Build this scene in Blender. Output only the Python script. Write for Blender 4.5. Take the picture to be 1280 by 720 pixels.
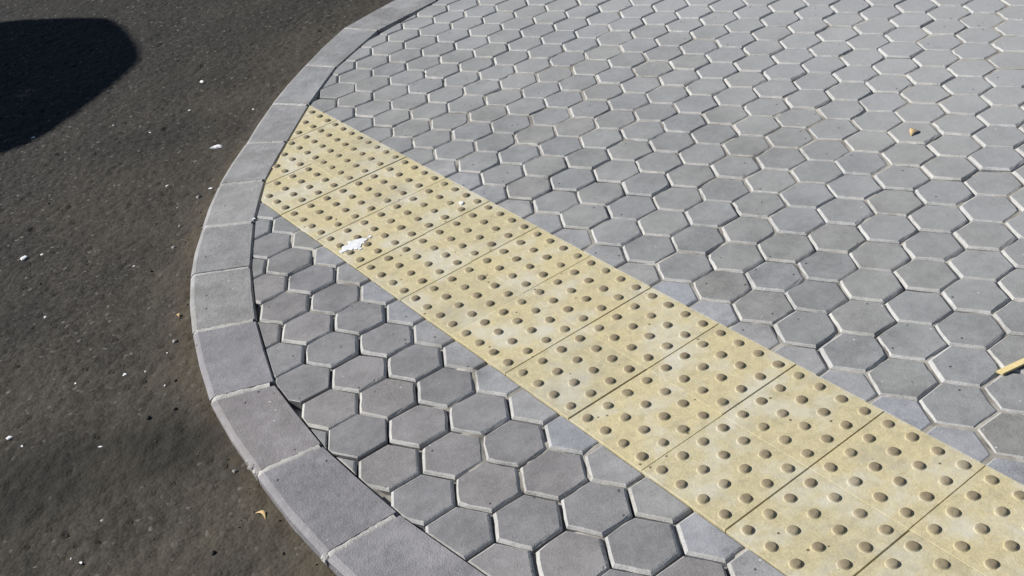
import bpy, math, random
import numpy as np
from mathutils import Vector, Matrix

random.seed(7)
rng = np.random.default_rng(11)
scene = bpy.context.scene
for o in list(bpy.data.objects):
    bpy.data.objects.remove(o)
C = scene.collection

# ------------------------------------------------------------------ camera
CAM_H = 1.490
cd = bpy.data.cameras.new('camera')
cam = bpy.data.objects.new('camera', cd)
C.objects.link(cam)
cx, cy, cz = Vector((0.9836, -0.0986, -0.1512)), Vector((0.1805, 0.5374, 0.8238)), Vector((0, -0.8375, 0.5464))
cz.normalize(); cx = (cx - cz * cx.dot(cz)).normalized(); cy = cz.cross(cx)
cam.matrix_world = Matrix(((cx.x, cy.x, cz.x, 0), (cx.y, cy.y, cz.y, 0), (cx.z, cy.z, cz.z, CAM_H), (0, 0, 0, 1)))
cd.sensor_width = 36; cd.sensor_fit = 'HORIZONTAL'; cd.lens = 39.14
cd.clip_start = 0.05; cd.clip_end = 3000
scene.camera = cam

# ------------------------------------------------------------------ light
SUN_EL = math.radians(38)
sun_h = Vector((-0.965, 0.262)).normalized()                 # horizontal direction towards the sun
sun_v = Vector((sun_h.x * math.cos(SUN_EL), sun_h.y * math.cos(SUN_EL), math.sin(SUN_EL)))
w = bpy.data.worlds.new('World'); scene.world = w; w.use_nodes = True
sky = w.node_tree.nodes.new('ShaderNodeTexSky'); sky.sky_type = 'NISHITA'; sky.sun_disc = False
sky.sun_elevation = SUN_EL; sky.sun_rotation = math.atan2(sun_h.x, sun_h.y)
sky.dust_density = 0.3; sky.ozone_density = 1.0; sky.air_density = 0.8
bg = w.node_tree.nodes['Background']; bg.inputs[1].default_value = 0.05
w.node_tree.links.new(sky.outputs[0], bg.inputs[0])
sl = bpy.data.lights.new('sun', 'SUN'); sl.energy = 5.0; sl.angle = math.radians(0.53); sl.color = (1.0, 0.955, 0.88)
so = bpy.data.objects.new('sun', sl); C.objects.link(so)
so.rotation_euler = sun_v.to_track_quat('Z', 'Y').to_euler(); so.location = (-4, 4, 6)
scene.view_settings.view_transform = 'Standard'; scene.view_settings.look = 'None'
scene.view_settings.gamma = 1.0; scene.view_settings.use_curve_mapping = False
scene.view_settings.exposure = 0.28
scene.render.engine = 'CYCLES'
scene.cycles.filter_width = 1.5
scene.render.resolution_x, scene.render.resolution_y = 1024, 576

# ------------------------------------------------------------------ materials
class NT:
    def __init__(s, name):
        s.m = bpy.data.materials.new(name); s.m.use_nodes = True
        s.t = s.m.node_tree; s.b = s.t.nodes['Principled BSDF']
    def n(s, typ, ins=None, **kw):
        nd = s.t.nodes.new(typ)
        for k, v in kw.items(): setattr(nd, k, v)
        for k, v in (ins or {}).items(): s.set(nd.inputs[k], v)
        return nd
    def set(s, sock, v):
        if isinstance(v, bpy.types.NodeSocket): s.t.links.new(v, sock)
        else: sock.default_value = v
    def math(s, op, a, b=0.0, c=0.0, clamp=False):
        nd = s.n('ShaderNodeMath', operation=op); nd.use_clamp = clamp
        for i, v in enumerate((a, b, c)): s.set(nd.inputs[i], v)
        return nd.outputs[0]
    def mix(s, f, a, b, blend='MIX'):
        nd = s.n('ShaderNodeMix', data_type='RGBA', blend_type=blend)
        s.set(nd.inputs[0], f); s.set(nd.inputs[6], a); s.set(nd.inputs[7], b)
        return nd.outputs[2]
    def ramp(s, v, lo, hi, a=0.0, b=1.0):
        nd = s.n('ShaderNodeMapRange'); nd.clamp = True
        for i, x in enumerate((v, lo, hi, a, b)): s.set(nd.inputs[i], x)
        return nd.outputs[0]
    def noise(s, vec, scale, detail=2.0, rough=0.5):
        return s.n('ShaderNodeTexNoise', {'Vector': vec, 'Scale': scale, 'Detail': detail, 'Roughness': rough}).outputs[0]
    def voro(s, vec, scale, out=0, feature='F1'):
        return s.n('ShaderNodeTexVoronoi', {'Vector': vec, 'Scale': scale}, feature=feature).outputs[out]
    def attr(s, name, out='Fac'):
        return s.n('ShaderNodeAttribute', attribute_name=name).outputs[out]
    def pos(s): return s.n('ShaderNodeNewGeometry').outputs['Position']
    def rand(s):
        a = s.n('ShaderNodeObjectInfo').outputs['Random']
        b = s.n('ShaderNodeNewGeometry').outputs['Random Per Island']
        return s.math('FRACT', s.math('ADD', a, b))
    def bump(s, h, dist, strength=1.0, normal=None):
        nd = s.n('ShaderNodeBump', {'Strength': strength, 'Distance': dist, 'Height': h})
        if normal is not None: s.set(nd.inputs['Normal'], normal)
        return nd.outputs[0]
    def done(s, col, rough=0.85, normal=None, spec=0.3):
        s.set(s.b.inputs['Base Color'], col); s.set(s.b.inputs['Roughness'], rough)
        s.b.inputs['Specular IOR Level'].default_value = spec
        if normal is not None: s.set(s.b.inputs['Normal'], normal)
        return s.m

def g3(v): return (v[0], v[1], v[2], 1.0)

def concrete(name, warm, cool, dust, bump=0.0011, var=0.11, dusty=0.5, rough=0.52, speck=1.0, spec=0.5, far_glare=0.0):
    t = NT(name); p = t.pos(); r = t.rand()
    off = t.n('ShaderNodeVectorMath', operation='SCALE'); t.set(off.inputs[0], (7.3, 3.1, 5.7)); t.set(off.inputs['Scale'], r)
    q = t.n('ShaderNodeVectorMath', operation='ADD'); t.set(q.inputs[0], p); t.set(q.inputs[1], off.outputs[0]); q = q.outputs[0]
    r2 = t.math('FRACT', t.math('MULTIPLY', r, 17.31))
    col = t.mix(r2, g3(warm), g3(cool))
    big = t.noise(p, 1.3, 2.0)
    patch = t.noise(q, 11.0, 4.0, 0.62)
    mid = t.noise(q, 55.0, 3.0, 0.6)
    fine = t.noise(q, 330.0, 2.0, 0.6)
    k = t.math('ADD', t.ramp(r, 0, 1, 1 - var * .5, 1 + var * .5), t.ramp(patch, 0.3, 0.7, -0.20, 0.18))
    k = t.math('ADD', k, t.ramp(mid, 0.3, 0.7, -0.09, 0.09))
    k = t.math('ADD', k, t.ramp(fine, 0.3, 0.7, -0.16, 0.16))
    k = t.math('ADD', k, t.ramp(big, 0.35, 0.65, -0.06, 0.06))
    kk = t.n('ShaderNodeCombineColor'); [t.set(kk.inputs[i], k) for i in range(3)]
    col = t.mix(1.0, col, kk.outputs[0], 'MULTIPLY')
    # dusty cloud patches, pale grit specks, dark pin holes
    col = t.mix(t.math('MULTIPLY', t.ramp(t.noise(q, 6.0, 5.0, 0.7), 0.52, 0.74), dusty), col, g3(dust))
    soil = t.noise(p, 3.4, 6.0, 0.72)
    col = t.mix(t.ramp(soil, 0.55, 0.74, 0, 0.55), col, (0.125, 0.12, 0.112, 1))       # trodden-in grime
    gum = t.voro(p, 5.5); gs = t.n('ShaderNodeSeparateColor'); t.set(gs.inputs[0], t.voro(p, 5.5, 1))
    gm = t.math('MULTIPLY', t.ramp(t.math('ADD', gum, t.math('MULTIPLY', mid, 0.06)), 0.115, 0.085), t.ramp(gs.outputs[0], 0.80, 0.81))
    col = t.mix(t.math('MULTIPLY', gm, 0.40), col, (0.10, 0.095, 0.095, 1))            # old flattened gum
    if far_glare:                                         # paler colour towards the far right, painted in for the brighter glare there
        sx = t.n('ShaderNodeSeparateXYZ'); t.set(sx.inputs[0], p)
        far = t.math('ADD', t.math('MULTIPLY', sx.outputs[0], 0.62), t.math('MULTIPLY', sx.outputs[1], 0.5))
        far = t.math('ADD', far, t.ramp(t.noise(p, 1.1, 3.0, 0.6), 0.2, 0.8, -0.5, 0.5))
        col = t.mix(t.math('MULTIPLY', t.ramp(far, 1.15, 2.6), far_glare), col, (0.43, 0.44, 0.455, 1))
    sp = t.voro(q, 62.0); sz = t.voro(q, 62.0, 1)
    sel = t.n('ShaderNodeSeparateColor'); t.set(sel.inputs[0], sz)
    m = t.math('MULTIPLY', t.ramp(sp, 0.16, 0.10), t.ramp(sel.outputs[0], 0.965, 0.97))
    col = t.mix(t.math('MULTIPLY', m, 0.8 * speck), col, (0.62, 0.62, 0.62, 1))
    m2 = t.math('MULTIPLY', t.ramp(sp, 0.22, 0.12), t.ramp(sel.outputs[1], 0.955, 0.96))
    col = t.mix(t.math('MULTIPLY', m2, 0.85 * speck), col, (0.045, 0.043, 0.04, 1))
    h = t.math('ADD', t.math('MULTIPLY', fine, 0.6), t.math('MULTIPLY', mid, 0.8))
    h = t.math('SUBTRACT', h, t.math('MULTIPLY', m2, 0.8))
    n = t.bump(h, bump)
    return t.done(col, rough, n, spec)

M_PAVER = concrete('paver_concrete', (0.243, 0.243, 0.236), (0.232, 0.240, 0.251), (0.345, 0.35, 0.36), far_glare=0.58, var=0.17)
M_PAVER_A = concrete('paver_concrete_mauve_grey', (0.226, 0.218, 0.220), (0.218, 0.219, 0.232), (0.31, 0.305, 0.315), var=0.16)
M_ARRIS = concrete('paver_worn_arris', (0.41, 0.405, 0.39), (0.385, 0.39, 0.395), (0.50, 0.50, 0.495), far_glare=0.3, bump=0.0016, rough=0.8, spec=0.2, speck=0.0)
M_CUT = concrete('cut_paver_concrete', (0.300, 0.300, 0.305), (0.295, 0.308, 0.340), (0.38, 0.388, 0.415), dusty=0.7, var=0.10)
M_KERB = concrete('kerb_concrete', (0.252, 0.250, 0.250), (0.245, 0.250, 0.262), (0.36, 0.365, 0.385), bump=0.0022, dusty=0.95, rough=0.7, var=0.16)
M_KERB_DARK = concrete('kerb_concrete_purple_grey', (0.212, 0.201, 0.212), (0.206, 0.204, 0.224), (0.30, 0.295, 0.315), bump=0.0022, dusty=0.9, rough=0.7, var=0.12)
M_MORTAR = concrete('mortar', (0.42, 0.415, 0.40), (0.40, 0.40, 0.395), (0.48, 0.475, 0.46), bump=0.003, rough=0.9, spec=0.2)

def tile_mat(name, a, b, dirt, worn=None):
    t = NT(name); p = t.pos(); r = t.rand()
    col = t.mix(r, g3(a), g3(b))
    mid = t.noise(p, 48.0, 4.0, 0.65); fine = t.noise(p, 300.0, 2.0, 0.6); patch = t.noise(p, 7.5, 5.0, 0.68)
    k = t.math('ADD', 1.0, t.ramp(mid, 0.3, 0.7, -0.12, 0.10)); k = t.math('ADD', k, t.ramp(fine, 0.3, 0.7, -0.13, 0.13))
    kk = t.n('ShaderNodeCombineColor'); [t.set(kk.inputs[i], k) for i in range(3)]
    col = t.mix(1.0, col, kk.outputs[0], 'MULTIPLY')
    col = t.mix(t.ramp(patch, 0.47, 0.66, 0, 0.8), col, (0.57, 0.555, 0.485, 1))       # paint rubbed pale
    grime = t.noise(p, 16.0, 6.0, 0.72)
    col = t.mix(t.ramp(grime, 0.52, 0.74, 0, 0.7), col, g3(dirt))
    smut = t.noise(p, 4.2, 6.0, 0.7)
    col = t.mix(t.ramp(smut, 0.54, 0.70, 0, 0.6), col, (0.33, 0.315, 0.27, 1))
    # scattered dark crumbs
    sp = t.voro(p, 55.0); sel = t.n('ShaderNodeSeparateColor'); t.set(sel.inputs[0], t.voro(p, 55.0, 1))
    m = t.math('MULTIPLY', t.ramp(sp, 0.20, 0.12), t.ramp(sel.outputs[0], 0.915, 0.92))
    col = t.mix(t.math('MULTIPLY', m, 0.85), col, (0.07, 0.055, 0.03, 1))
    if worn is not None:                               # tops rubbed down to dirty brown concrete
        wz = t.math('MULTIPLY', t.attr('top'), t.ramp(t.math('ADD', mid, t.math('MULTIPLY', t.n('ShaderNodeObjectInfo').outputs['Random'], 0.25)), 0.32, 0.72, 0.55, 1.0))
        col = t.mix(wz, col, g3(worn))
    n = t.bump(t.math('ADD', t.math('MULTIPLY', fine, 0.6), mid), 0.0009)
    return t.done(col, 0.72, n)
M_TILE = tile_mat('yellow_tile', (0.530, 0.470, 0.290), (0.490, 0.440, 0.280), (0.34, 0.31, 0.225))
M_STUD = tile_mat('yellow_stud', (0.51, 0.455, 0.285), (0.475, 0.43, 0.28), (0.30, 0.27, 0.19), worn=(0.225, 0.185, 0.125))

def asphalt():
    t = NT('asphalt'); p = t.pos()
    big = t.noise(p, 2.2, 4.0, 0.6); mid = t.noise(p, 26.0, 4.0, 0.65); fine = t.noise(p, 210.0, 2.0, 0.6)
    col = t.mix(t.ramp(big, 0.3, 0.7), (0.0205, 0.020, 0.020, 1), (0.030, 0.0282, 0.0265, 1))
    # aggregate: each stone its own tone
    cell = t.voro(p, 120.0, 1); sel = t.n('ShaderNodeSeparateColor'); t.set(sel.inputs[0], cell)
    k = t.math('ADD', t.ramp(sel.outputs[0], 0, 1, 0.40, 1.62), t.ramp(mid, 0.3, 0.7, -0.16, 0.16))
    k = t.math('ADD', k, t.ramp(fine, 0.3, 0.7, -0.14, 0.14))
    kk = t.n('ShaderNodeCombineColor'); [t.set(kk.inputs[i], k) for i in range(3)]
    col = t.mix(1.0, col, kk.outputs[0], 'MULTIPLY')
    st = t.math('MULTIPLY', t.ramp(sel.outputs[1], 0.975, 0.98), t.ramp(sel.outputs[2], 0.2, 0.9, 0.3, 0.9))
    col = t.mix(st, col, (0.16, 0.155, 0.145, 1))                                      # pale stones showing
    # road dust along the kerb plus painted foreground brightening, reddish-brown at the very edge
    dm = t.math('MULTIPLY', t.attr('dust'), t.ramp(t.noise(p, 4.5, 6.0, 0.68), 0.28, 0.66, 0.22, 1.0), clamp=True)
    col = t.mix(t.math('MULTIPLY', dm, 0.60), col, (0.105, 0.092, 0.069, 1))
    em = t.math('MULTIPLY', t.attr('edge'), t.ramp(t.noise(p, 30.0, 4.0, 0.7), 0.3, 0.65, 0.25, 1.0), clamp=True)
    col = t.mix(t.math('MULTIPLY', em, 0.6), col, (0.085, 0.066, 0.042, 1))
    # soft dark patches on the road
    ol = t.math('MULTIPLY', t.attr('dark_patch'), t.ramp(t.noise(p, 7.0, 4.0, 0.65), 0.22, 0.6, 0.55, 1.0), clamp=True)
    col = t.mix(t.math('MULTIPLY', ol, 0.8), col, (0.016, 0.0155, 0.014, 1))
    h = t.math('ADD', t.math('MULTIPLY', t.voro(p, 120.0), -0.7), t.math('MULTIPLY', fine, 0.5))
    n = t.bump(h, 0.0018)
    return t.done(col, 0.88, n, 0.25)
M_ASPHALT = asphalt()

def simple(name, a, b, scale=80.0, rough=0.8, bump=0.0006, spec=0.3):
    t = NT(name); p = t.pos()
    f = t.noise(p, scale, 4.0, 0.6)
    return t.done(t.mix(t.ramp(f, 0.3, 0.7), g3(a), g3(b)), rough, t.bump(f, bump), spec)
M_SAND = simple('joint_sand', (0.10, 0.093, 0.08), (0.50, 0.48, 0.44), 9.0, 0.95, 0.004)
M_DARKSAND = simple('tile_bed', (0.05, 0.043, 0.03), (0.10, 0.085, 0.06), 60.0, 0.95, 0.002)
M_CHIP = simple('white_plaster', (0.70, 0.71, 0.74), (0.82, 0.83, 0.85), 120.0)
M_PEBBLE = simple('grey_pebble', (0.20, 0.195, 0.19), (0.36, 0.355, 0.345), 140.0)
M_GRIT = simple('brown_grit', (0.06, 0.052, 0.042), (0.17, 0.155, 0.13), 60.0)
M_TAR = simple('dark_crumb', (0.012, 0.012, 0.012), (0.035, 0.033, 0.03), 140.0)
M_SPLASH = simple('white_paint', (0.66, 0.68, 0.72), (0.80, 0.82, 0.85), 60.0, 0.55)
M_WOOD = simple('pale_wood', (0.62, 0.50, 0.24), (0.74, 0.62, 0.34), 90.0)
M_LEAF = simple('dry_leaf', (0.52, 0.36, 0.17), (0.66, 0.50, 0.28), 150.0)
M_CASTER_FABRIC = simple('caster_dark_canvas', (0.03, 0.045, 0.04), (0.05, 0.065, 0.06), 200.0)
M_CASTER_STEEL = simple('caster_grey_steel', (0.25, 0.25, 0.26), (0.32, 0.32, 0.33), 40.0, 0.5)

# ------------------------------------------------------------------ helpers
def mesh_obj(name, verts, faces, mats, parent=None, mi=None, smooth=False, loc=None):
    me = bpy.data.meshes.new(name); me.from_pydata([tuple(v) for v in verts], [], faces)
    for m in (mats if isinstance(mats, (list, tuple)) else [mats]): me.materials.append(m)
    if mi is not None: me.polygons.foreach_set('material_index', mi)
    if smooth: me.polygons.foreach_set('use_smooth', [True] * len(me.polygons))
    me.update()
    return link(name, me, parent, loc)
def link(name, me, parent=None, loc=None):
    o = bpy.data.objects.new(name, me); C.objects.link(o)
    if loc is not None: o.location = loc
    if parent is not None: o.parent = parent
    return o
def empty(name, loc=(0, 0, 0)):
    o = bpy.data.objects.new(name, None); C.objects.link(o); o.location = loc; o.empty_display_size = 0.1
    return o
def tag(o, label=None, cat=None, group=None, kind=None):
    for k, v in (('label', label), ('category', cat), ('group', group), ('kind', kind)):
        if v: o[k] = v
    return o

def area(poly):
    return 0.5 * sum(poly[i][0] * poly[(i + 1) % len(poly)][1] - poly[(i + 1) % len(poly)][0] * poly[i][1] for i in range(len(poly)))
def clip(poly, flags, px, py, nx, ny):
    """keep the side of the line through (px,py) that the normal (nx,ny) points to; flags mark cut edges"""
    out, of = [], []
    n = len(poly); cut = False
    for i in range(n):
        a, b = poly[i], poly[(i + 1) % n]
        da = (a[0] - px) * nx + (a[1] - py) * ny; db = (b[0] - px) * nx + (b[1] - py) * ny
        if da >= 0: out.append(a); of.append(flags[i])
        if (da >= 0) != (db >= 0):
            t = da / (da - db); q = (a[0] + (b[0] - a[0]) * t, a[1] + (b[1] - a[1]) * t)
            out.append(q); of.append(flags[i] if da < 0 else True); cut = True
    # merge nearly coincident points
    r, rf = [], []
    for v, fl in zip(out, of):
        if r and math.hypot(v[0] - r[-1][0], v[1] - r[-1][1]) < 0.0012:
            rf[-1] = fl; continue
        r.append(v); rf.append(fl)
    if len(r) > 2 and math.hypot(r[0][0] - r[-1][0], r[0][1] - r[-1][1]) < 0.0012: r.pop(); rf.pop()
    return r, rf, cut
def inset(poly, offs):
    n = len(poly); L = []
    for i in range(n):
        a, b = poly[i], poly[(i + 1) % n]; dx, dy = b[0] - a[0], b[1] - a[1]; l = math.hypot(dx, dy) or 1e-9
        nx, ny = -dy / l, dx / l
        L.append((a[0] + nx * offs[i], a[1] + ny * offs[i], dx / l, dy / l))
    out = []
    for i in range(n):
        a, b = L[i - 1], L[i]; d = a[2] * b[3] - a[3] * b[2]
        if abs(d) < 1e-4: out.append((b[0], b[1])); continue
        t = ((b[0] - a[0]) * b[3] - (b[1] - a[1]) * b[2]) / d
        out.append((a[0] + a[2] * t, a[1] + a[3] * t))
    return out
def slab(poly, bev, bh, depth):
    """verts, faces of a slab with a rounded arris; bev = bevel width per edge, top at z=0"""
    n = len(poly); k = 1.0; A0 = area(poly)
    for _ in range(6):
        top = inset(poly, [b * k for b in bev]); A1 = area(top)
        ok = A1 > 0.25 * A0 and all(((top[(i + 1) % n][0] - top[i][0]) * (poly[(i + 1) % n][0] - poly[i][0]) + (top[(i + 1) % n][1] - top[i][1]) * (poly[(i + 1) % n][1] - poly[i][1])) > 0 for i in range(n))
        if ok: break
        k *= 0.5
    mid = inset(poly, [b * k * 0.52 for b in bev])
    V = [(x, y, -depth) for x, y in poly] + [(x, y, -bh * k) for x, y in poly] + [(x, y, -bh * k * 0.36) for x, y in mid] + [(x, y, 0) for x, y in top]
    F = []
    for r in range(3):
        for i in range(n):
            j = (i + 1) % n; F.append((r * n + i, r * n + j, (r + 1) * n + j, (r + 1) * n + i))
    F.append(tuple(range(3 * n, 4 * n)))
    return V, F
def chipped(V, F, n, rr, sub=3):
    """break every ring's straight edges into short uneven runs, corners nibbled"""
    rings = [V[k * n:(k + 1) * n] for k in range(4)]; N = n * sub
    amp = (0.0004, 0.0005, 0.0006, 0.0007); nib = [rr.uniform(0, .0012) * (rr.random() < .6) + (rr.random() < .10) * .0022 for _ in range(n)]
    jit = [(rr.gauss(0, 1), rr.gauss(0, 1)) for _ in range(N)]; out = []
    for k, ring in enumerate(rings):
        for i in range(n):
            a, b = ring[i], ring[(i + 1) % n]
            for q in range(sub):
                t = q / sub; j = jit[i * sub + q]; x, y, z = (a[c] + (b[c] - a[c]) * t for c in range(3))
                if q == 0: l = math.hypot(x, y); x -= x / l * nib[i]; y -= y / l * nib[i]
                out.append((x + j[0] * amp[k] + rr.gauss(0, .00025), y + j[1] * amp[k] + rr.gauss(0, .00025), z + (rr.gauss(0, .0003) if k in (1, 2) else 0)))
    G = []
    for k in range(3):
        for i in range(N): j = (i + 1) % N; G.append((k * N + i, k * N + j, (k + 1) * N + j, (k + 1) * N + i))
    G.append(tuple(range(3 * N, 4 * N)))
    return out, G
def arris(nf):
    n = (nf - 1) // 3; return [0] * n + [1] * (2 * n) + [0]

# ------------------------------------------------------------------ plan of the place (metres)
SO = Vector((0.4079, 1.1955)); SI = Vector((-0.1143, 0.1879)); SJ = Vector((0.1879, 0.1143)); T = 0.22
si, sj = SI.normalized(), SJ.normalized()
J_OUT = [(0.62, 5.42), (0.335, 5.17), (0.06, 4.93), (-0.21, 4.70), (-0.486, 4.394), (-0.622, 4.059), (-0.722, 3.740), (-0.785, 3.436), (-0.842, 3.159), (-0.858, 2.900), (-0.853, 2.632),
         (-0.806, 2.346), (-0.7225, 2.051), (-0.588, 1.764), (-0.4324, 1.497), (-0.235, 1.235), (-0.005, 0.995), (0.26, 0.79), (0.56, 0.62), (0.88, 0.49)]
J_IN = [(0.725, 5.29), (0.44, 5.04), (0.165, 4.80), (-0.085, 4.525), (-0.335, 4.288), (-0.494, 3.975), (-0.580, 3.663), (-0.638, 3.387), (-0.688, 3.131), (-0.698, 2.871), (-0.683, 2.618),
        (-0.642, 2.348), (-0.572, 2.068), (-0.4497, 1.819), (-0.2893, 1.574), (-0.105, 1.345), (0.115, 1.125), (0.36, 0.935), (0.63, 0.775), (0.93, 0.65)]
ROAD_Z = -0.034

# ------------------------------------------------------------------ road: one sheet out to the horizon, fine where the photo looks
def vnoise(x, y, cell, seed):
    r = np.random.default_rng(seed); n = 512; tab = r.random((n, n))
    u, v = x / cell, y / cell; iu, iv = np.floor(u).astype(int), np.floor(v).astype(int); fu, fv = u - iu, v - iv
    fu = fu * fu * (3 - 2 * fu); fv = fv * fv * (3 - 2 * fv)
    g = lambda a, b: tab[a % n, b % n]
    return (g(iu, iv) * (1 - fu) + g(iu + 1, iv) * fu) * (1 - fv) + (g(iu, iv + 1) * (1 - fu) + g(iu + 1, iv + 1) * fu) * fv
def axis(lo, hi, step):
    fine = np.arange(lo, hi + step / 2, step); e = [0.02, 0.05, 0.12, 0.3, 0.7, 1.5, 3, 6, 12, 25, 50, 120, 300, 700, 1400]
    return np.concatenate([lo - np.array(e[::-1]), fine, fine[-1] + np.array(e)])
ax, ay = axis(-2.7, -0.30, 0.0075), axis(1.15, 6.3, 0.0095)
X, Y = np.meshgrid(ax, ay); X = X.ravel(); Y = Y.ravel()
def dist_poly(px, py, P):
    d = np.full(px.shape, 1e9)
    for a, b in zip(P[:-1], P[1:]):
        ex, ey = b[0] - a[0], b[1] - a[1]; t = np.clip(((px - a[0]) * ex + (py - a[1]) * ey) / (ex * ex + ey * ey), 0, 1)
        d = np.minimum(d, np.hypot(px - a[0] - t * ex, py - a[1] - t * ey))
    return d
D = dist_poly(X, Y, J_OUT)
near = np.exp(-((X + 1.2) ** 2 + (Y - 3) ** 2) / 30.0)
Z = ROAD_Z + near * ((vnoise(X, Y, 0.013, 1) - .5) * 0.0050 + (vnoise(X, Y, 0.026, 2) - .5) * 0.0030 + (vnoise(X, Y, 0.09, 3) - .5) * 0.003 + (vnoise(X, Y, 0.5, 4) - .5) * 0.006)
pit = vnoise(X, Y, 0.019, 5); Z -= near * np.clip((pit - 0.905) / 0.05, 0, 1) * 0.007
Z += near * np.exp(-(D / 0.05) ** 2) * (0.004 + 0.007 * vnoise(X, Y, 0.06, 6))           # silt banked against the kerb
nx_, ny_ = len(ax), len(ay)
idx = np.arange(nx_ * ny_).reshape(ny_, nx_)
Q = np.stack([idx[:-1, :-1], idx[:-1, 1:], idx[1:, 1:], idx[1:, :-1]], -1).reshape(-1, 4)
me = bpy.data.meshes.new('road')
me.vertices.add(len(X)); me.vertices.foreach_set('co', np.stack([X, Y, Z], 1).ravel())
me.loops.add(Q.size); me.loops.foreach_set('vertex_index', Q.ravel().astype(np.int32))
me.polygons.add(len(Q)); me.polygons.foreach_set('loop_start', np.arange(0, Q.size, 4, dtype=np.int32))
me.polygons.foreach_set('loop_total', np.full(len(Q), 4, dtype=np.int32))
me.polygons.foreach_set('use_smooth', np.ones(len(Q), dtype=bool))
me.update(); me.validate()
def fattr(me, name, arr):
    a = me.attributes.new(name, 'FLOAT', 'POINT'); a.data.foreach_set('value', np.asarray(arr, dtype=np.float32))
wob = vnoise(X, Y, 0.22, 8)
fattr(me, 'dust', np.clip(np.exp(-D / (0.20 + 0.40 * wob)) + 0.75 * np.exp(-((Y - 1.5) / 0.9) ** 2) * (0.55 + 0.6 * wob), 0, 1))  # kerb dust, plus near road coloured paler to stand in for backscatter
fattr(me, 'edge', np.clip(np.exp(-(D / (0.022 + 0.045 * vnoise(X, Y, 0.13, 9))) ** 2), 0, 1))
dark_patch = 0.95 * np.exp(-(((X + 0.83) / 0.19) ** 2 + ((Y - 1.95) / 0.10) ** 2)) + 1.0 * np.exp(-(((X + 1.24) / 0.20) ** 2 + ((Y - 1.87) / 0.17) ** 2)) + 0.65 * np.exp(-(((X + 1.05) / 0.30) ** 2 + ((Y - 1.92) / 0.13) ** 2))
fattr(me, 'dark_patch', np.clip(dark_patch, 0, 1))
me.materials.append(M_ASPHALT)
road = link('road', me); tag(road, kind='structure', label='dark worn asphalt road with dust along the kerb')

# ------------------------------------------------------------------ kerb
kerb = empty('kerb'); tag(kerb, kind='structure', label='curved grey concrete kerb between asphalt road and hexagon paving')
for k in range(len(J_OUT) - 1):
    o0, o1, i0, i1 = [Vector(v) for v in (J_OUT[k], J_OUT[k + 1], J_IN[k], J_IN[k + 1])]
    # bow the outer edge slightly so that the curve reads as one sweep
    om = (o0 + o1) / 2; nrm = Vector((o1.y - o0.y, -(o1.x - o0.x))).normalized()
    if nrm.dot(om - (i0 + i1) / 2) < 0: nrm = -nrm
    d = (o1 - o0).normalized(); g = 0.0045
    poly = [o0 + d * g, om + nrm * 0.004, o1 - d * g, i1 - d * g, (i0 + i1) / 2 + nrm * 0.002, i0 + d * g]
    poly = [(p.x + random.uniform(-.001, .001), p.y + random.uniform(-.001, .001)) for p in poly]
    bev = [0.014, 0.014, 0.003, 0.004, 0.004, 0.003]
    if area(poly) < 0: poly = poly[::-1]; bev = [0.003, 0.004, 0.004, 0.003, 0.014, 0.014]
    c = (sum(p[0] for p in poly) / 6, sum(p[1] for p in poly) / 6)
    V, F = slab([(x - c[0], y - c[1]) for x, y in poly], bev, 0.008, 0.10)
    s = mesh_obj('kerb_stone', V, F, M_KERB if k < 11 else M_KERB_DARK, kerb, loc=(c[0], c[1], 0.003 + random.uniform(-.0015, .0015)))
    s.rotation_euler = (random.uniform(-.004, .004), random.uniform(-.004, .004), 0)
# mortar in the kerb joints: thin uneven ridge
for k in range(1, len(J_OUT) - 1):
    o, i = Vector(J_OUT[k]), Vector(J_IN[k]); d = (i - o); L = d.length; d.normalize(); nn = Vector((-d.y, d.x))
    V, F = [], []; n = 18; faint = k in (10,)
    for q in range(n + 1):
        t = 0.002 + (L * random.uniform(0.90, 0.95)) * q / n if q == n else 0.002 + L * 0.92 * q / n
        wl, wr = (random.uniform(0.0070, 0.0125) for _ in range(2)); h = 0.0032 + random.uniform(-0.0006, 0.0008)
        if faint: wl = wr = 0.006; h = 0.0012
        if q == 0: h = -0.007
        if q == 1: h -= 0.0015
        p = o + d * t
        for sg, zz in ((-wl, h - 0.0022), (-wl * .5, h), (wr * .5, h + random.uniform(-.0003, .0003)), (wr, h - 0.0022)):
            V.append((p.x + nn.x * sg, p.y + nn.y * sg, zz))
    for q in range(n):
        for r in range(3): F.append((q * 4 + r, q * 4 + r + 1, q * 4 + r + 5, q * 4 + r + 4))
    mesh_obj('mortar_joint', V, F, M_MORTAR, kerb, smooth=True)
# crumbled mortar lumps on the outer arris of the near stones
def lump(r, seed, flat=0.6, seg=8, rings=5):
    rr = random.Random(seed); V, F = [], []
    off = [rr.uniform(.65, 1.2) for _ in range(seg)]
    for a in range(rings):
        th = math.pi * 0.5 * a / (rings - 1)
        for b in range(seg):
            k = r * off[b] * rr.uniform(.88, 1.1); ph = 2 * math.pi * b / seg
            V.append((math.cos(th) * k * math.cos(ph), math.cos(th) * k * math.sin(ph), math.sin(th) * r * flat * rr.uniform(.9, 1.1)))
    for a in range(rings - 1):
        for b in range(seg): F.append((a * seg + b, a * seg + (b + 1) % seg, (a + 1) * seg + (b + 1) % seg, (a + 1) * seg + b))
    F.append(tuple((rings - 1) * seg + b for b in range(seg)))
    return V, F
for n, (x, y, r) in enumerate([(-0.598, 1.800, 0.013), (-0.590, 1.782, 0.009), (-0.610, 1.822, 0.008), (-0.430, 1.503, 0.013), (-0.438, 1.52, 0.007)]):
    V, F = lump(r, 40 + n, 0.45, 7, 4); mesh_obj('mortar_crumb', V, F, M_MORTAR, kerb, loc=(x, y, -0.005))

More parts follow.
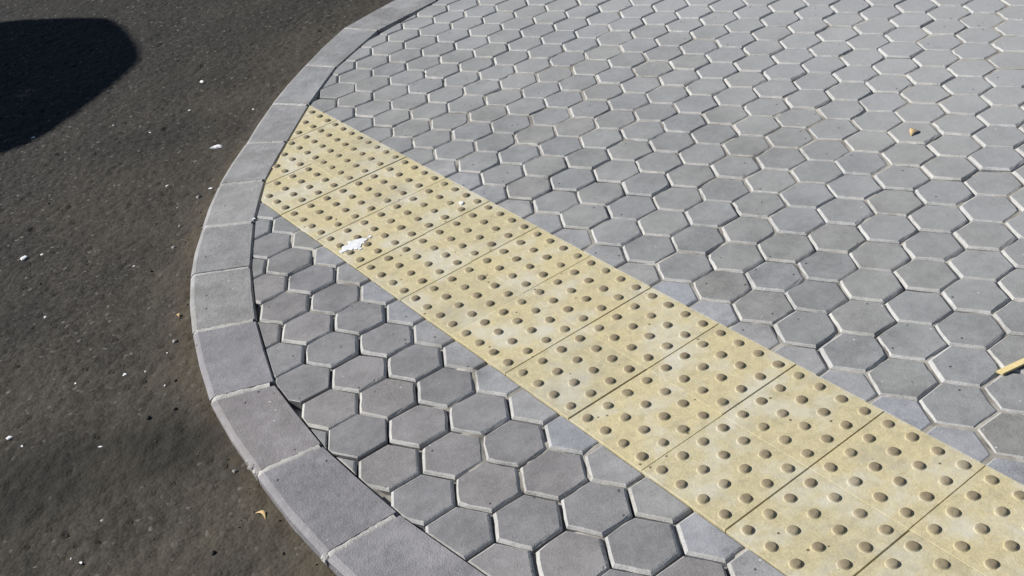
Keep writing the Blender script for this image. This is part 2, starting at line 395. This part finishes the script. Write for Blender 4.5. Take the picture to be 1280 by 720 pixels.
# ------------------------------------------------------------------ pavement: bed of sand with hexagonal pavers on it
ins = [Vector(p) for p in J_IN]
def kerb_planes(gap):
    L = []
    for a, b in zip(ins[:-1], ins[1:]):
        d = (b - a).normalized(); n = Vector((-d.y, d.x))           # points to the paving side
        L.append((a.x + n.x * gap, a.y + n.y * gap, n.x, n.y))
    return L
cen = Vector((0.6, 3.0))
KP = kerb_planes(0.0022)
if (cen.x - KP[8][0]) * KP[8][2] + (cen.y - KP[8][1]) * KP[8][3] < 0: KP = [(a - 2 * 0.0022 * c, b - 2 * 0.0022 * d, -c, -d) for a, b, c, d in KP]
bx, by = np.arange(-1.0, 3.2, 0.017), np.arange(0.6, 6.0, 0.017)
BX, BY = np.meshgrid(bx, by); BX = BX.ravel(); BY = BY.ravel()
BZ = -0.0066 + (vnoise(BX, BY, 0.045, 20) - .5) * 0.012 + (vnoise(BX, BY, 0.4, 21) - .5) * 0.010
BZ = np.minimum(BZ, -0.0034)
BZ -= 0.009 * ((BX - SO.x) * sj.x + (BY - SO.y) * sj.y < 0.02) * (vnoise(BX, BY, 0.07, 24) > 0.35)
DK = dist_poly(BX, BY, J_IN); BZ -= np.exp(-(DK / 0.03) ** 2) * 0.006 * (vnoise(BX, BY, 0.09, 22) > 0.45)
ok_v = np.ones(len(BX), bool)
for a, b, c, d in KP: ok_v &= ((BX - a) * c + (BY - b) * d > -0.03)
id2 = np.arange(len(BX)).reshape(len(by), len(bx))
q4 = np.stack([id2[:-1, :-1], id2[:-1, 1:], id2[1:, 1:], id2[1:, :-1]], -1).reshape(-1, 4); q4 = q4[ok_v[q4].all(1)]
pave = mesh_obj('pavement', np.stack([BX, BY, BZ], 1), [tuple(int(i) for i in f) for f in q4], M_SAND, smooth=True)
tag(pave, kind='structure', label='pavement of grey hexagonal concrete pavers')

LATT = {'A': (Vector((-0.3127, 1.9444)), Vector((0.1294, 0.0013)), Vector((0.0658, -0.1114))),
        'B': (Vector((0.6646, 2.6815)), Vector((0.1258, 0.0018)), Vector((0.0645, -0.1080)))}
MW = cam.matrix_world.inverted()
def proj(x, y, z=0):
    p = MW @ Vector((x, y, z)); f = cd.lens / 36
    if p.z > -0.05: return None
    return (0.5 + f * p.x / -p.z, 0.5 - f * p.y / -p.z * 16 / 9, -p.z)
hexmesh = {}
def hexpoly(pitch, ang, gap):
    R = (pitch - gap) / math.sqrt(3)
    return [(R * math.cos(ang + math.radians(30 + 60 * k)), R * math.sin(ang + math.radians(30 + 60 * k))) for k in range(6)]
pieces = []
for key, (o, a, b) in LATT.items():
    pitch = a.length; ang = math.atan2(a.y, a.x)
    for m in range(-60, 61):
        for n in range(-60, 61):
            c = o + a * m + b * n
            if not (-1.2 < c.x < 3.0 and 0.5 < c.y < 5.6): continue
            tt = (c - SO).dot(sj)                                    # across the strip
            side = 'A' if tt < T else 'B'
            if side != key: continue
            jx, jy, jr = random.gauss(0, .0008), random.gauss(0, .0008), random.gauss(0, .007)
            gap = 0.0046 if key == 'A' else 0.0028
            poly = [(c.x + jx + x, c.y + jy + y) for x, y in hexpoly(pitch, ang + jr, gap)]
            fl = [False] * 6; cut = ck = False
            if key == 'A': poly, fl, q = clip(poly, fl, *(SO - sj * 0.0015), -sj.x, -sj.y)
            else: poly, fl, q = clip(poly, fl, *(SO + sj * (2 * T + 0.0015)), sj.x, sj.y)
            cut |= q
            for pl in KP:
                if len(poly) < 3: break
                poly, fl, q = clip(poly, fl, *pl); ck |= q
            if len(poly) < 3: continue
            A_ = area(poly)
            if A_ < 0.0006: continue
            p = proj(c.x, c.y)
            vis = p is not None and -0.03 < p[0] < 1.03 and -0.05 < p[1] < 1.05
            size = A_ / (p[2] ** 2) * (CAM_H / p[2]) if p else 0
            pieces.append((vis, size, key, c, jx, jy, jr, poly, fl, cut, ck, pitch, ang, gap))
vis = sorted([p for p in pieces if p[0]], key=lambda p: -p[1])
chosen = set(id(p) for p in vis[:300])
BEV, BH = 0.0062, 0.0052
rest_v, rest_f, rest_m = [], [], []
for p in pieces:
    v_, size, key, c, jx, jy, jr, poly, fl, cut, ck, pitch, ang, gap = p
    zt = random.gauss(0, 0.0009); tx, ty = random.gauss(0, .0075), random.gauss(0, .0075)
    if cut: zt = -0.001 + random.gauss(0, .0004); tx *= .3; ty *= .3
    if id(p) in chosen:
        if not cut and not ck:
            hk = (key, random.randrange(16))
            if hk not in hexmesh:
                V, F = slab(hexpoly(pitch, ang, gap), [BEV * random.uniform(.7, 1.2) for _ in range(6)], BH * (1.15 if key == 'A' else 1.0), 0.03); V, F = chipped(V, F, 6, random.Random(len(hexmesh)))
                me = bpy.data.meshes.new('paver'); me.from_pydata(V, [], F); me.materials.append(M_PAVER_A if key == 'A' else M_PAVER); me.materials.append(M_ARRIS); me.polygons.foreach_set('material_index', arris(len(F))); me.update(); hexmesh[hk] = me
            ob = link('paver', hexmesh[hk], pave, (c.x + jx, c.y + jy, zt)); ob.rotation_euler = (tx, ty, jr)
        else:
            V, F = slab([(x - c.x, y - c.y) for x, y in poly], [0.0012 if f_ else BEV for f_ in fl], BH, 0.03)
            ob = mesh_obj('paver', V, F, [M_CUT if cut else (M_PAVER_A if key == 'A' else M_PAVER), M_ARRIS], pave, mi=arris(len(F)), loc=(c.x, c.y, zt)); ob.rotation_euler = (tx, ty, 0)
    else:
        V, F = slab([(x - c.x, y - c.y) for x, y in poly], [0.0012 if f_ else BEV for f_ in fl], BH, 0.03)
        b0 = len(rest_v)
        rest_v += [(x + c.x, y + c.y, z + zt + y * tx - x * ty) for x, y, z in V]
        rest_f += [tuple(i + b0 for i in f_) for f_ in F]; rest_m += arris(len(F))
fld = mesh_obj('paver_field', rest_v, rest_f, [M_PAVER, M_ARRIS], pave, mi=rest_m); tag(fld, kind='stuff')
print('pavers', len(pieces), 'visible', len(vis), 'field', len(pieces) - len(chosen))

# ------------------------------------------------------------------ tactile strip
strip = empty('tactile_paving', (SO.x, SO.y, 0))
tag(strip, 'strip of cream yellow studded tactile tiles crossing the grey hexagon paving', 'tactile paving')
def w2(i, j): return SO + SI * i + SJ * j
bedp = [w2(-9, 0.0) + sj * .002, w2(-9, 2) - sj * .002, w2(13.2, 2) - sj * .002, w2(13.2, 0) + sj * .002]
poly = [(v.x, v.y) for v in bedp]
if area(poly) < 0: poly = poly[::-1]
for pl in KP: poly, _, _ = clip(poly, [False] * len(poly), *pl)
mesh_obj('bedding', [(x - SO.x, y - SO.y, -0.0055) for x, y in poly], [tuple(range(len(poly)))], M_DARKSAND, strip)
def stud_mesh(seed):
    rr = random.Random(seed); seg = 14
    prof = [(0.0140, -0.0006), (0.0128, 0.0003), (0.0114, 0.0017), (0.0100, 0.0034), (0.0078, 0.0045), (0.0042, 0.0050)]
    V, F, tp = [], [], []
    ex = rr.uniform(.95, 1.05); wr = [rr.uniform(.97, 1.03) for _ in range(seg)]
    for k, (r, z) in enumerate(prof):
        for b in range(seg):
            ph = 2 * math.pi * b / seg; V.append((r * ex * wr[b] * math.cos(ph), r * wr[b] * math.sin(ph) / ex, z)); tp.append((0, 0, .6, 1, 1, 1)[k])
    for k in range(len(prof) - 1):
        for b in range(seg): F.append((k * seg + b, k * seg + (b + 1) % seg, (k + 1) * seg + (b + 1) % seg, (k + 1) * seg + b))
    F.append(tuple((len(prof) - 1) * seg + b for b in range(seg)))
    return V, F, tp
studs = []
for s in range(5):
    V, F, tp = stud_mesh(s); me = bpy.data.meshes.new('stud'); me.from_pydata(V, [], F); me.materials.append(M_STUD)
    me.polygons.foreach_set('use_smooth', [True] * len(F)); fattr(me, 'top', tp); me.update(); studs.append((me, V, F, tp))
sf_v, sf_f, sf_t = [], [], []
tiles = []
for i in range(-8, 13):
    for j in range(2):
        gi, gj = random.uniform(0.0007, 0.0014), (0.0006 if j == 1 else 0.0012)
        c = w2(i + .5, j + .5)
        dj, di = random.gauss(0, .0006), random.gauss(0, .0005)
        P = [w2(i, j) + si * gi + sj * (0.0012 if j == 0 else 0.0003), w2(i, j + 1) + si * gi - sj * (0.0003 if j == 0 else 0.0012), w2(i + 1, j + 1) - si * gi - sj * (0.0003 if j == 0 else 0.0012), w2(i + 1, j) - si * gi + sj * (0.0012 if j == 0 else 0.0003)]
        poly = [(v.x + si.x * di, v.y + si.y * di) for v in P]
        if area(poly) < 0: poly = poly[::-1]
        fl = [False] * 4; ck = False
        for pl in KP:
            if len(poly) < 3: break
            poly, fl, q = clip(poly, fl, *pl); ck |= q
        if len(poly) < 3 or area(poly) < 0.0008: continue
        tiles.append((i, j, c, poly, fl))
def inside(poly, x, y, m):
    n = len(poly)
    for k in range(n):
        a, b = poly[k], poly[(k + 1) % n]; dx, dy = b[0] - a[0], b[1] - a[1]; l = math.hypot(dx, dy)
        if (-(x - a[0]) * dy + (y - a[1]) * dx) / l < m: return False
    return True
n_stud = 0
cand = []
for (i, j, c, poly, fl) in tiles:
    for a in range(4):
        for b in range(4):
            q = w2(i + (a + .5) / 4, j + (b + .5) / 4)
            if inside(poly, q.x, q.y, 0.008):
                p = proj(q.x, q.y); v = p is not None and -.01 < p[0] < 1.01 and -.02 < p[1] < 1.02
                cand.append(((i, j), q, -p[2] if v else -99))
cand.sort(key=lambda t: -t[2]); big = [t for t in cand[:300] if t[2] > -50]; small = [t for t in cand if t not in big]
byt = {}
for t in big: byt.setdefault(t[0], []).append(t[1])
for (i, j, c, poly, fl) in tiles:
    bw = 0.0009
    V, F = slab([(x - c.x, y - c.y) for x, y in poly], [bw * random.uniform(.5, 1.2) for _ in poly], 0.0012, 0.03)
    z0 = 0.0015 + random.gauss(0, .0006)
    tl = mesh_obj('tactile_tile', V, F, M_TILE, strip, loc=(c.x - SO.x, c.y - SO.y, z0))
    for q in byt.get((i, j), []):
        st = link('stud', random.choice(studs)[0], tl, (q.x - c.x + random.gauss(0, .0004), q.y - c.y + random.gauss(0, .0004), 0)); st.rotation_euler = (0, 0, random.uniform(0, 6.28))
        s_ = random.uniform(.95, 1.05); st.scale = (s_, s_, random.uniform(.88, 1.08))
for t in small:
    me, V, F, tp = random.choice(studs); b0 = len(sf_v); q = t[1]; ph = random.uniform(0, 6.28); cs, sn = math.cos(ph), math.sin(ph)
    sf_v += [(q.x - SO.x + x * cs - y * sn, q.y - SO.y + x * sn + y * cs, 0.0015 + z) for x, y, z in V]; sf_f += [tuple(k + b0 for k in f) for f in F]; sf_t += tp
fs = mesh_obj('stud_field', sf_v, sf_f, M_STUD, strip, smooth=True); fattr(fs.data, 'top', sf_t); tag(fs, kind='stuff')
print('tiles', len(tiles), 'studs', len(big), len(small))

# ------------------------------------------------------------------ small things lying about
def road_z(x, y): 
    k = int(np.argmin((X - x) ** 2 + (Y - y) ** 2)); return float(Z[k])
def flake(r, seed):
    """irregular, slightly domed chip with real thickness"""
    rr = random.Random(seed); n = 9; ph0 = rr.uniform(0, 6.28); V, F = [], []
    rad = [r * rr.uniform(.55, 1.15) for _ in range(n)]; ex = rr.uniform(1.0, 1.5)
    for z, k in ((0, .92), (r * .16, 1.0), (r * .34, .72)):
        for b in range(n):
            a = 2 * math.pi * b / n; V.append((rad[b] * k * math.cos(a) * ex, rad[b] * k * math.sin(a) / ex, z + (rr.uniform(-.04, .06) * r if z else 0)))
    for k in range(2):
        for b in range(n): F.append((k * n + b, k * n + (b + 1) % n, (k + 1) * n + (b + 1) % n, (k + 1) * n + b))
    F.append(tuple(2 * n + b for b in range(n))); F.append(tuple(reversed(range(n))))
    c, s = math.cos(ph0), math.sin(ph0)
    return [(x * c - y * s, x * s + y * c, z) for x, y, z in V], F
white = [(-1.4155, 2.9741, 11.7), (-1.3634, 2.9791, 5.2), (-1.0329, 3.2907, 5.4), (-0.9032, 3.5293, 17.0), (-0.880, 3.2084, 6.5), (-1.2582, 2.6075, 4.7), (-0.9732, 2.2664, 6.2), (-1.0942, 2.2637, 3.2), (-0.9203, 2.2603, 3.1),
         (-0.8579, 2.1842, 3.0), (-1.2103, 2.091, 8.2), (-1.1693, 2.0514, 4.0), (-0.9753, 1.998, 3.8), (-0.9189, 1.751, 2.7), (-0.9614, 1.6543, 2.6), (-0.9365, 1.6376, 3.5), (-1.0422, 4.1798, 11.5), (-1.0538, 3.9145, 6.2),
         (-1.3365, 3.9022, 4.7), (-1.1753, 3.7697, 4.5), (-1.6408, 3.9207, 6.5), (-1.0505, 2.8017, 3.6), (-0.8034, 3.8094, 4.5), (-0.8748, 2.3231, 3.1)]
special = {3: 'largest white plaster chip on the asphalt beside the kerb', 0: 'white plaster chip on open asphalt with a smaller chip beside it', 10: 'white plaster chip on asphalt at the rim of the soft dark patch', 16: 'long white plaster chip on asphalt between dark shadow and kerb'}
for n, (x, y, r) in enumerate(white):
    V, F = flake(r / 1000 * 1.1, 100 + n); o = mesh_obj('plaster_chip', V, F, M_CHIP, loc=(x, y, road_z(x, y) - 0.0004), smooth=False)
    dk = float(dist_poly(np.array([x]), np.array([y]), J_OUT)[0]); st = -1.3 < x < -0.8 and 1.8 < y < 2.12
    lab = 'white plaster crumb lying on the soft dark patch in the road' if st else 'white plaster crumb in the gutter dust close to the kerb' if dk < 0.12 else \
        'pea sized white plaster chip on open asphalt away from the kerb' if r > 4.4 else 'tiny white plaster speck on open asphalt away from the kerb'
    tag(o, special.get(n, lab), 'chip', 'white plaster chips on the asphalt')
peb = [(-0.9437, 2.8673, 8), (-0.9136, 3.1677, 9), (-0.9483, 2.9968, 7), (-0.8607, 2.3639, 7), (-0.8351, 2.1995, 6), (-0.8165, 2.0811, 6), (-0.8783, 2.0696, 7), (-0.6659, 1.597, 8), (-1.4315, 3.3229, 7), (-1.3214, 2.7992, 6), (-0.9735, 3.1274, 5), (-0.646, 1.8195, 6)]
for n, (x, y, r) in enumerate(peb):
    V, F = lump(r / 1000, 300 + n, 0.8, 9, 5); dark = n in (4, 5, 6, 7, 8, 9)
    o = mesh_obj('tar_crumb' if dark else 'pebble', V, F, M_TAR if dark else M_PEBBLE, smooth=True, loc=(x, y, road_z(x, y) - 0.001))
    tag(o, 'small black tar crumb lying on the asphalt' if dark else 'small grey pebble lying in the dusty gutter by the kerb', 'crumb' if dark else 'pebble', 'black crumbs on the asphalt' if dark else 'grey pebbles along the kerb')
# fine grit in the gutter: nobody could count it
gv, gf = [], []
rr = random.Random(5)
for n in range(380):
    k = rr.randrange(3, len(J_OUT) - 4); t = rr.random(); o = Vector(J_OUT[k]).lerp(Vector(J_OUT[k + 1]), t); i = Vector(J_IN[k]).lerp(Vector(J_IN[k + 1]), t)
    out = (o - i).normalized(); d = 0.010 + min(rr.expovariate(9.0), 0.7); q = o + out * d
    r = rr.uniform(.0010, .0026) if rr.random() < .93 else rr.uniform(.003, .0045)
    V, F = lump(r, 1000 + n, 0.8, 5, 3); b0 = len(gv); z = ROAD_Z + 0.002
    kz = int(np.searchsorted(ax, q.x)); ky = int(np.searchsorted(ay, q.y)); z = float(Z[min(ky, ny_ - 1) * nx_ + min(kz, nx_ - 1)]) - 0.0004
    gv += [(x + q.x, y + q.y, zz + z) for x, y, zz in V]; gf += [tuple(a + b0 for a in f) for f in F]
grit = mesh_obj('road_grit', gv, gf, M_GRIT); tag(grit, 'fine grey grit strewn along the gutter', 'grit', kind='stuff')

# white splash on a tile, small chip beside it
def splash(name, pts, seed, loc, label, cat):
    V, F = [], []
    rr = random.Random(seed)
    for bi, (x, y, r) in enumerate(pts):
        n = 12; b0 = len(V); rad = [r * rr.uniform(.62, 1.15) for _ in range(n)]
        for z, k in ((0, 1.0), (0.0014 - 0.00013 * bi, .9)):
            for b in range(n): a = 2 * math.pi * b / n; V.append((x + rad[b] * k * math.cos(a), y + rad[b] * k * math.sin(a), z))
        for b in range(n): F.append((b0 + b, b0 + (b + 1) % n, b0 + n + (b + 1) % n, b0 + n + b))
        F.append(tuple(b0 + n + b for b in range(n)))
    o = mesh_obj(name, V, F, M_SPLASH, loc=loc); tag(o, label, cat); return o
_q = Vector((-0.394, 2.668)) - SO; _i = round(_q.dot(si) / T * 4) / 4; _j = round(_q.dot(sj) / T * 4) / 4; _c = w2(_i, _j)
splash('paint_splash', [(0, 0, .024), (-.012, -.010, .020), (.014, .010, .020), (.028, .017, .012), (.010, -.012, .014), (.045, .028, .007), (-.030, -.022, .009), (-.012, .020, .008), (.02, -.026, .006)], 3, (_c.x, _c.y, 0.0021), 'white paint splash between studs on a yellow tactile tile', 'paint splash')
V, F = flake(0.010, 77); o = mesh_obj('plaster_chip', V, F, M_CHIP, loc=(-0.096, 2.754, 0.0022)); tag(o, 'small white plaster chip lying among the studs of the yellow strip', 'chip')
V, F = flake(0.006, 78); o = mesh_obj('plaster_chip', V, F, M_CHIP, loc=(-0.700, 2.885, 0.0045)); tag(o, 'white plaster crumb on the kerb beside the end of the yellow strip', 'chip')

# flat wooden stick
def stick():
    n = 8; L = 0.15; V, F = [], []
    for k in range(n + 1):
        t = k / n; x = L * t; w_ = 0.0064 * (1 + 0.06 * math.sin(7 * t)) ; h = 0.0046; zb = 0.0035 * math.sin(math.pi * t) * 0.5; sk = 0.0025 if k == 0 else 0
        V += [(x + sk, -w_, zb), (x - sk, w_, zb), (x - sk, w_, zb + h), (x + sk, -w_, zb + h)]
    for k in range(n):
        for r in range(4): F.append((k * 4 + r, k * 4 + (r + 1) % 4, k * 4 + 4 + (r + 1) % 4, k * 4 + 4 + r))
    F.append((3, 2, 1, 0)); F.append(tuple(n * 4 + r for r in range(4)))
    return V, F
V, F = stick(); o = mesh_obj('wooden_stick', V, F, M_WOOD, loc=(0.9175, 1.6575, 0.0015)); o.rotation_euler = (0.0, -0.01, math.radians(17))
tag(o, 'flat pale yellow wooden stick lying on the grey pavers', 'stick')
def curl(L, w_, h, seed):
    """small dry curled leaf: an arched blade with thickness"""
    V, F = [], []; n = 9
    for k in range(n + 1):
        t = k / n; ww = w_ * math.sin(math.pi * min(max(t, .04), .96)) ; z = h * math.sin(math.pi * t); x = L * (t - .5); y0 = 0.25 * L * math.sin(math.pi * t)
        for yy, zz in ((-ww, z + 0.3 * ww), (0, z), (ww, z + 0.5 * ww)):
            V.append((x, y0 + yy, zz + .0008))
        for yy, zz in ((-ww, z + 0.3 * ww), (0, z), (ww, z + 0.5 * ww)):
            V.append((x, y0 + yy, zz))
    for k in range(n):
        a, b = k * 6, k * 6 + 6
        F += [(a, a + 1, b + 1, b), (a + 1, a + 2, b + 2, b + 1), (a + 4, a + 3, b + 3, b + 4), (a + 5, a + 4, b + 4, b + 5), (a + 3, a, b, b + 3), (a + 2, a + 5, b + 5, b + 2)]
    return V, F
for (L, ww, h, x, y, z, rz, lab) in [(0.036, .0085, .006, 1.166, 2.679, .001, .55, 'curled dry brown leaf lying on the grey hexagonal pavers'),
                                     (0.034, .004, .004, -0.579, 1.672, road_z(-.579, 1.672), -.8, 'thin crescent of dry leaf on asphalt beside the kerb'),
                                     (0.017, .004, .003, -0.872, 2.480, road_z(-.872, 2.48), -.9, 'tiny orange leaf scrap on asphalt against the kerb')]:
    V, F = curl(L, ww, h, 1); o = mesh_obj('dry_leaf', V, F, M_LEAF, loc=(x, y, z), smooth=True); o.rotation_euler = (0, 0, rz); tag(o, lab, 'leaf')

# ------------------------------------------------------------------ added unseen shadow caster, umbrella-shaped to fit the dark shadow on the road
HE = 2.15
cot = math.cos(SUN_EL) / math.sin(SUN_EL)
pc = Vector((-2.31, 4.56)) + sun_h * (HE * cot)
par = empty('shadow_caster', (pc.x, pc.y, ROAD_Z)); tag(par, 'unseen umbrella-shaped shadow caster added out of view on the asphalt', 'shadow_caster')
NP = 8; R = 0.96; AP = 0.42
def rim(a):
    k = (a / (2 * math.pi / NP)) % 1.0; bow = 0.955 + 0.045 * (abs(2 * k - 1) ** 1.6)
    return R * bow
for s in range(NP):
    V, F = [], []; na, nr = 8, 6
    for lay in (0, 1):
        for r in range(nr + 1):
            for a in range(na + 1):
                an = 2 * math.pi * (s + a / na) / NP; t = 0.03 + .97 * r / nr; rad = rim(an) * t
                V.append((rad * math.cos(an), rad * math.sin(an), HE + AP * (1 - t) ** 1.15 - lay * 0.003))
    st = (nr + 1) * (na + 1)
    for r in range(nr):
        for a in range(na):
            i0 = r * (na + 1) + a; f = (i0, i0 + na + 1, i0 + na + 2, i0 + 1); F.append(f); F.append(tuple(st + k for k in reversed(f)))
    mesh_obj('caster_panel', V, F, M_CASTER_FABRIC, par, smooth=True)
    an = 2 * math.pi * s / NP
    a0 = Vector((0.05 * math.cos(an), 0.05 * math.sin(an), HE + AP - .03)); a1 = Vector((0.95 * math.cos(an), 0.95 * math.sin(an), HE - .005))
    d = (a1 - a0).normalized(); u = Vector((-math.sin(an), math.cos(an), 0)); v = d.cross(u); q = [(-.006, -.006), (.006, -.006), (.006, .006), (-.006, .006)]
    V = [tuple(a0 + u * x + v * y) for x, y in q] + [tuple(a1 + u * x + v * y) for x, y in q]
    mesh_obj('caster_rib', V, [(0, 1, 5, 4), (1, 2, 6, 5), (2, 3, 7, 6), (3, 0, 4, 7), (3, 2, 1, 0), (4, 5, 6, 7)], M_CASTER_STEEL, par)
def lathe(prof, seg=20):
    V, F = [], []
    for r, z in prof: V += [(r * math.cos(2 * math.pi * b / seg), r * math.sin(2 * math.pi * b / seg), z) for b in range(seg)]
    for k in range(len(prof) - 1):
        for b in range(seg): F.append((k * seg + b, k * seg + (b + 1) % seg, (k + 1) * seg + (b + 1) % seg, (k + 1) * seg + b))
    F.append(tuple(reversed(range(seg)))); F.append(tuple((len(prof) - 1) * seg + b for b in range(seg)))
    return V, F
V, F = lathe([(.021, 0.05), (.021, HE + AP - .02), (.012, HE + AP + .05), (.004, HE + AP + .08)]); mesh_obj('caster_pole', V, F, M_CASTER_STEEL, par, smooth=True)
V, F = lathe([(.26, -.004), (.26, .05), (.22, .08), (.05, .09), (.04, .25), (.028, .26)], 28); mesh_obj('caster_base', V, F, M_MORTAR, par)
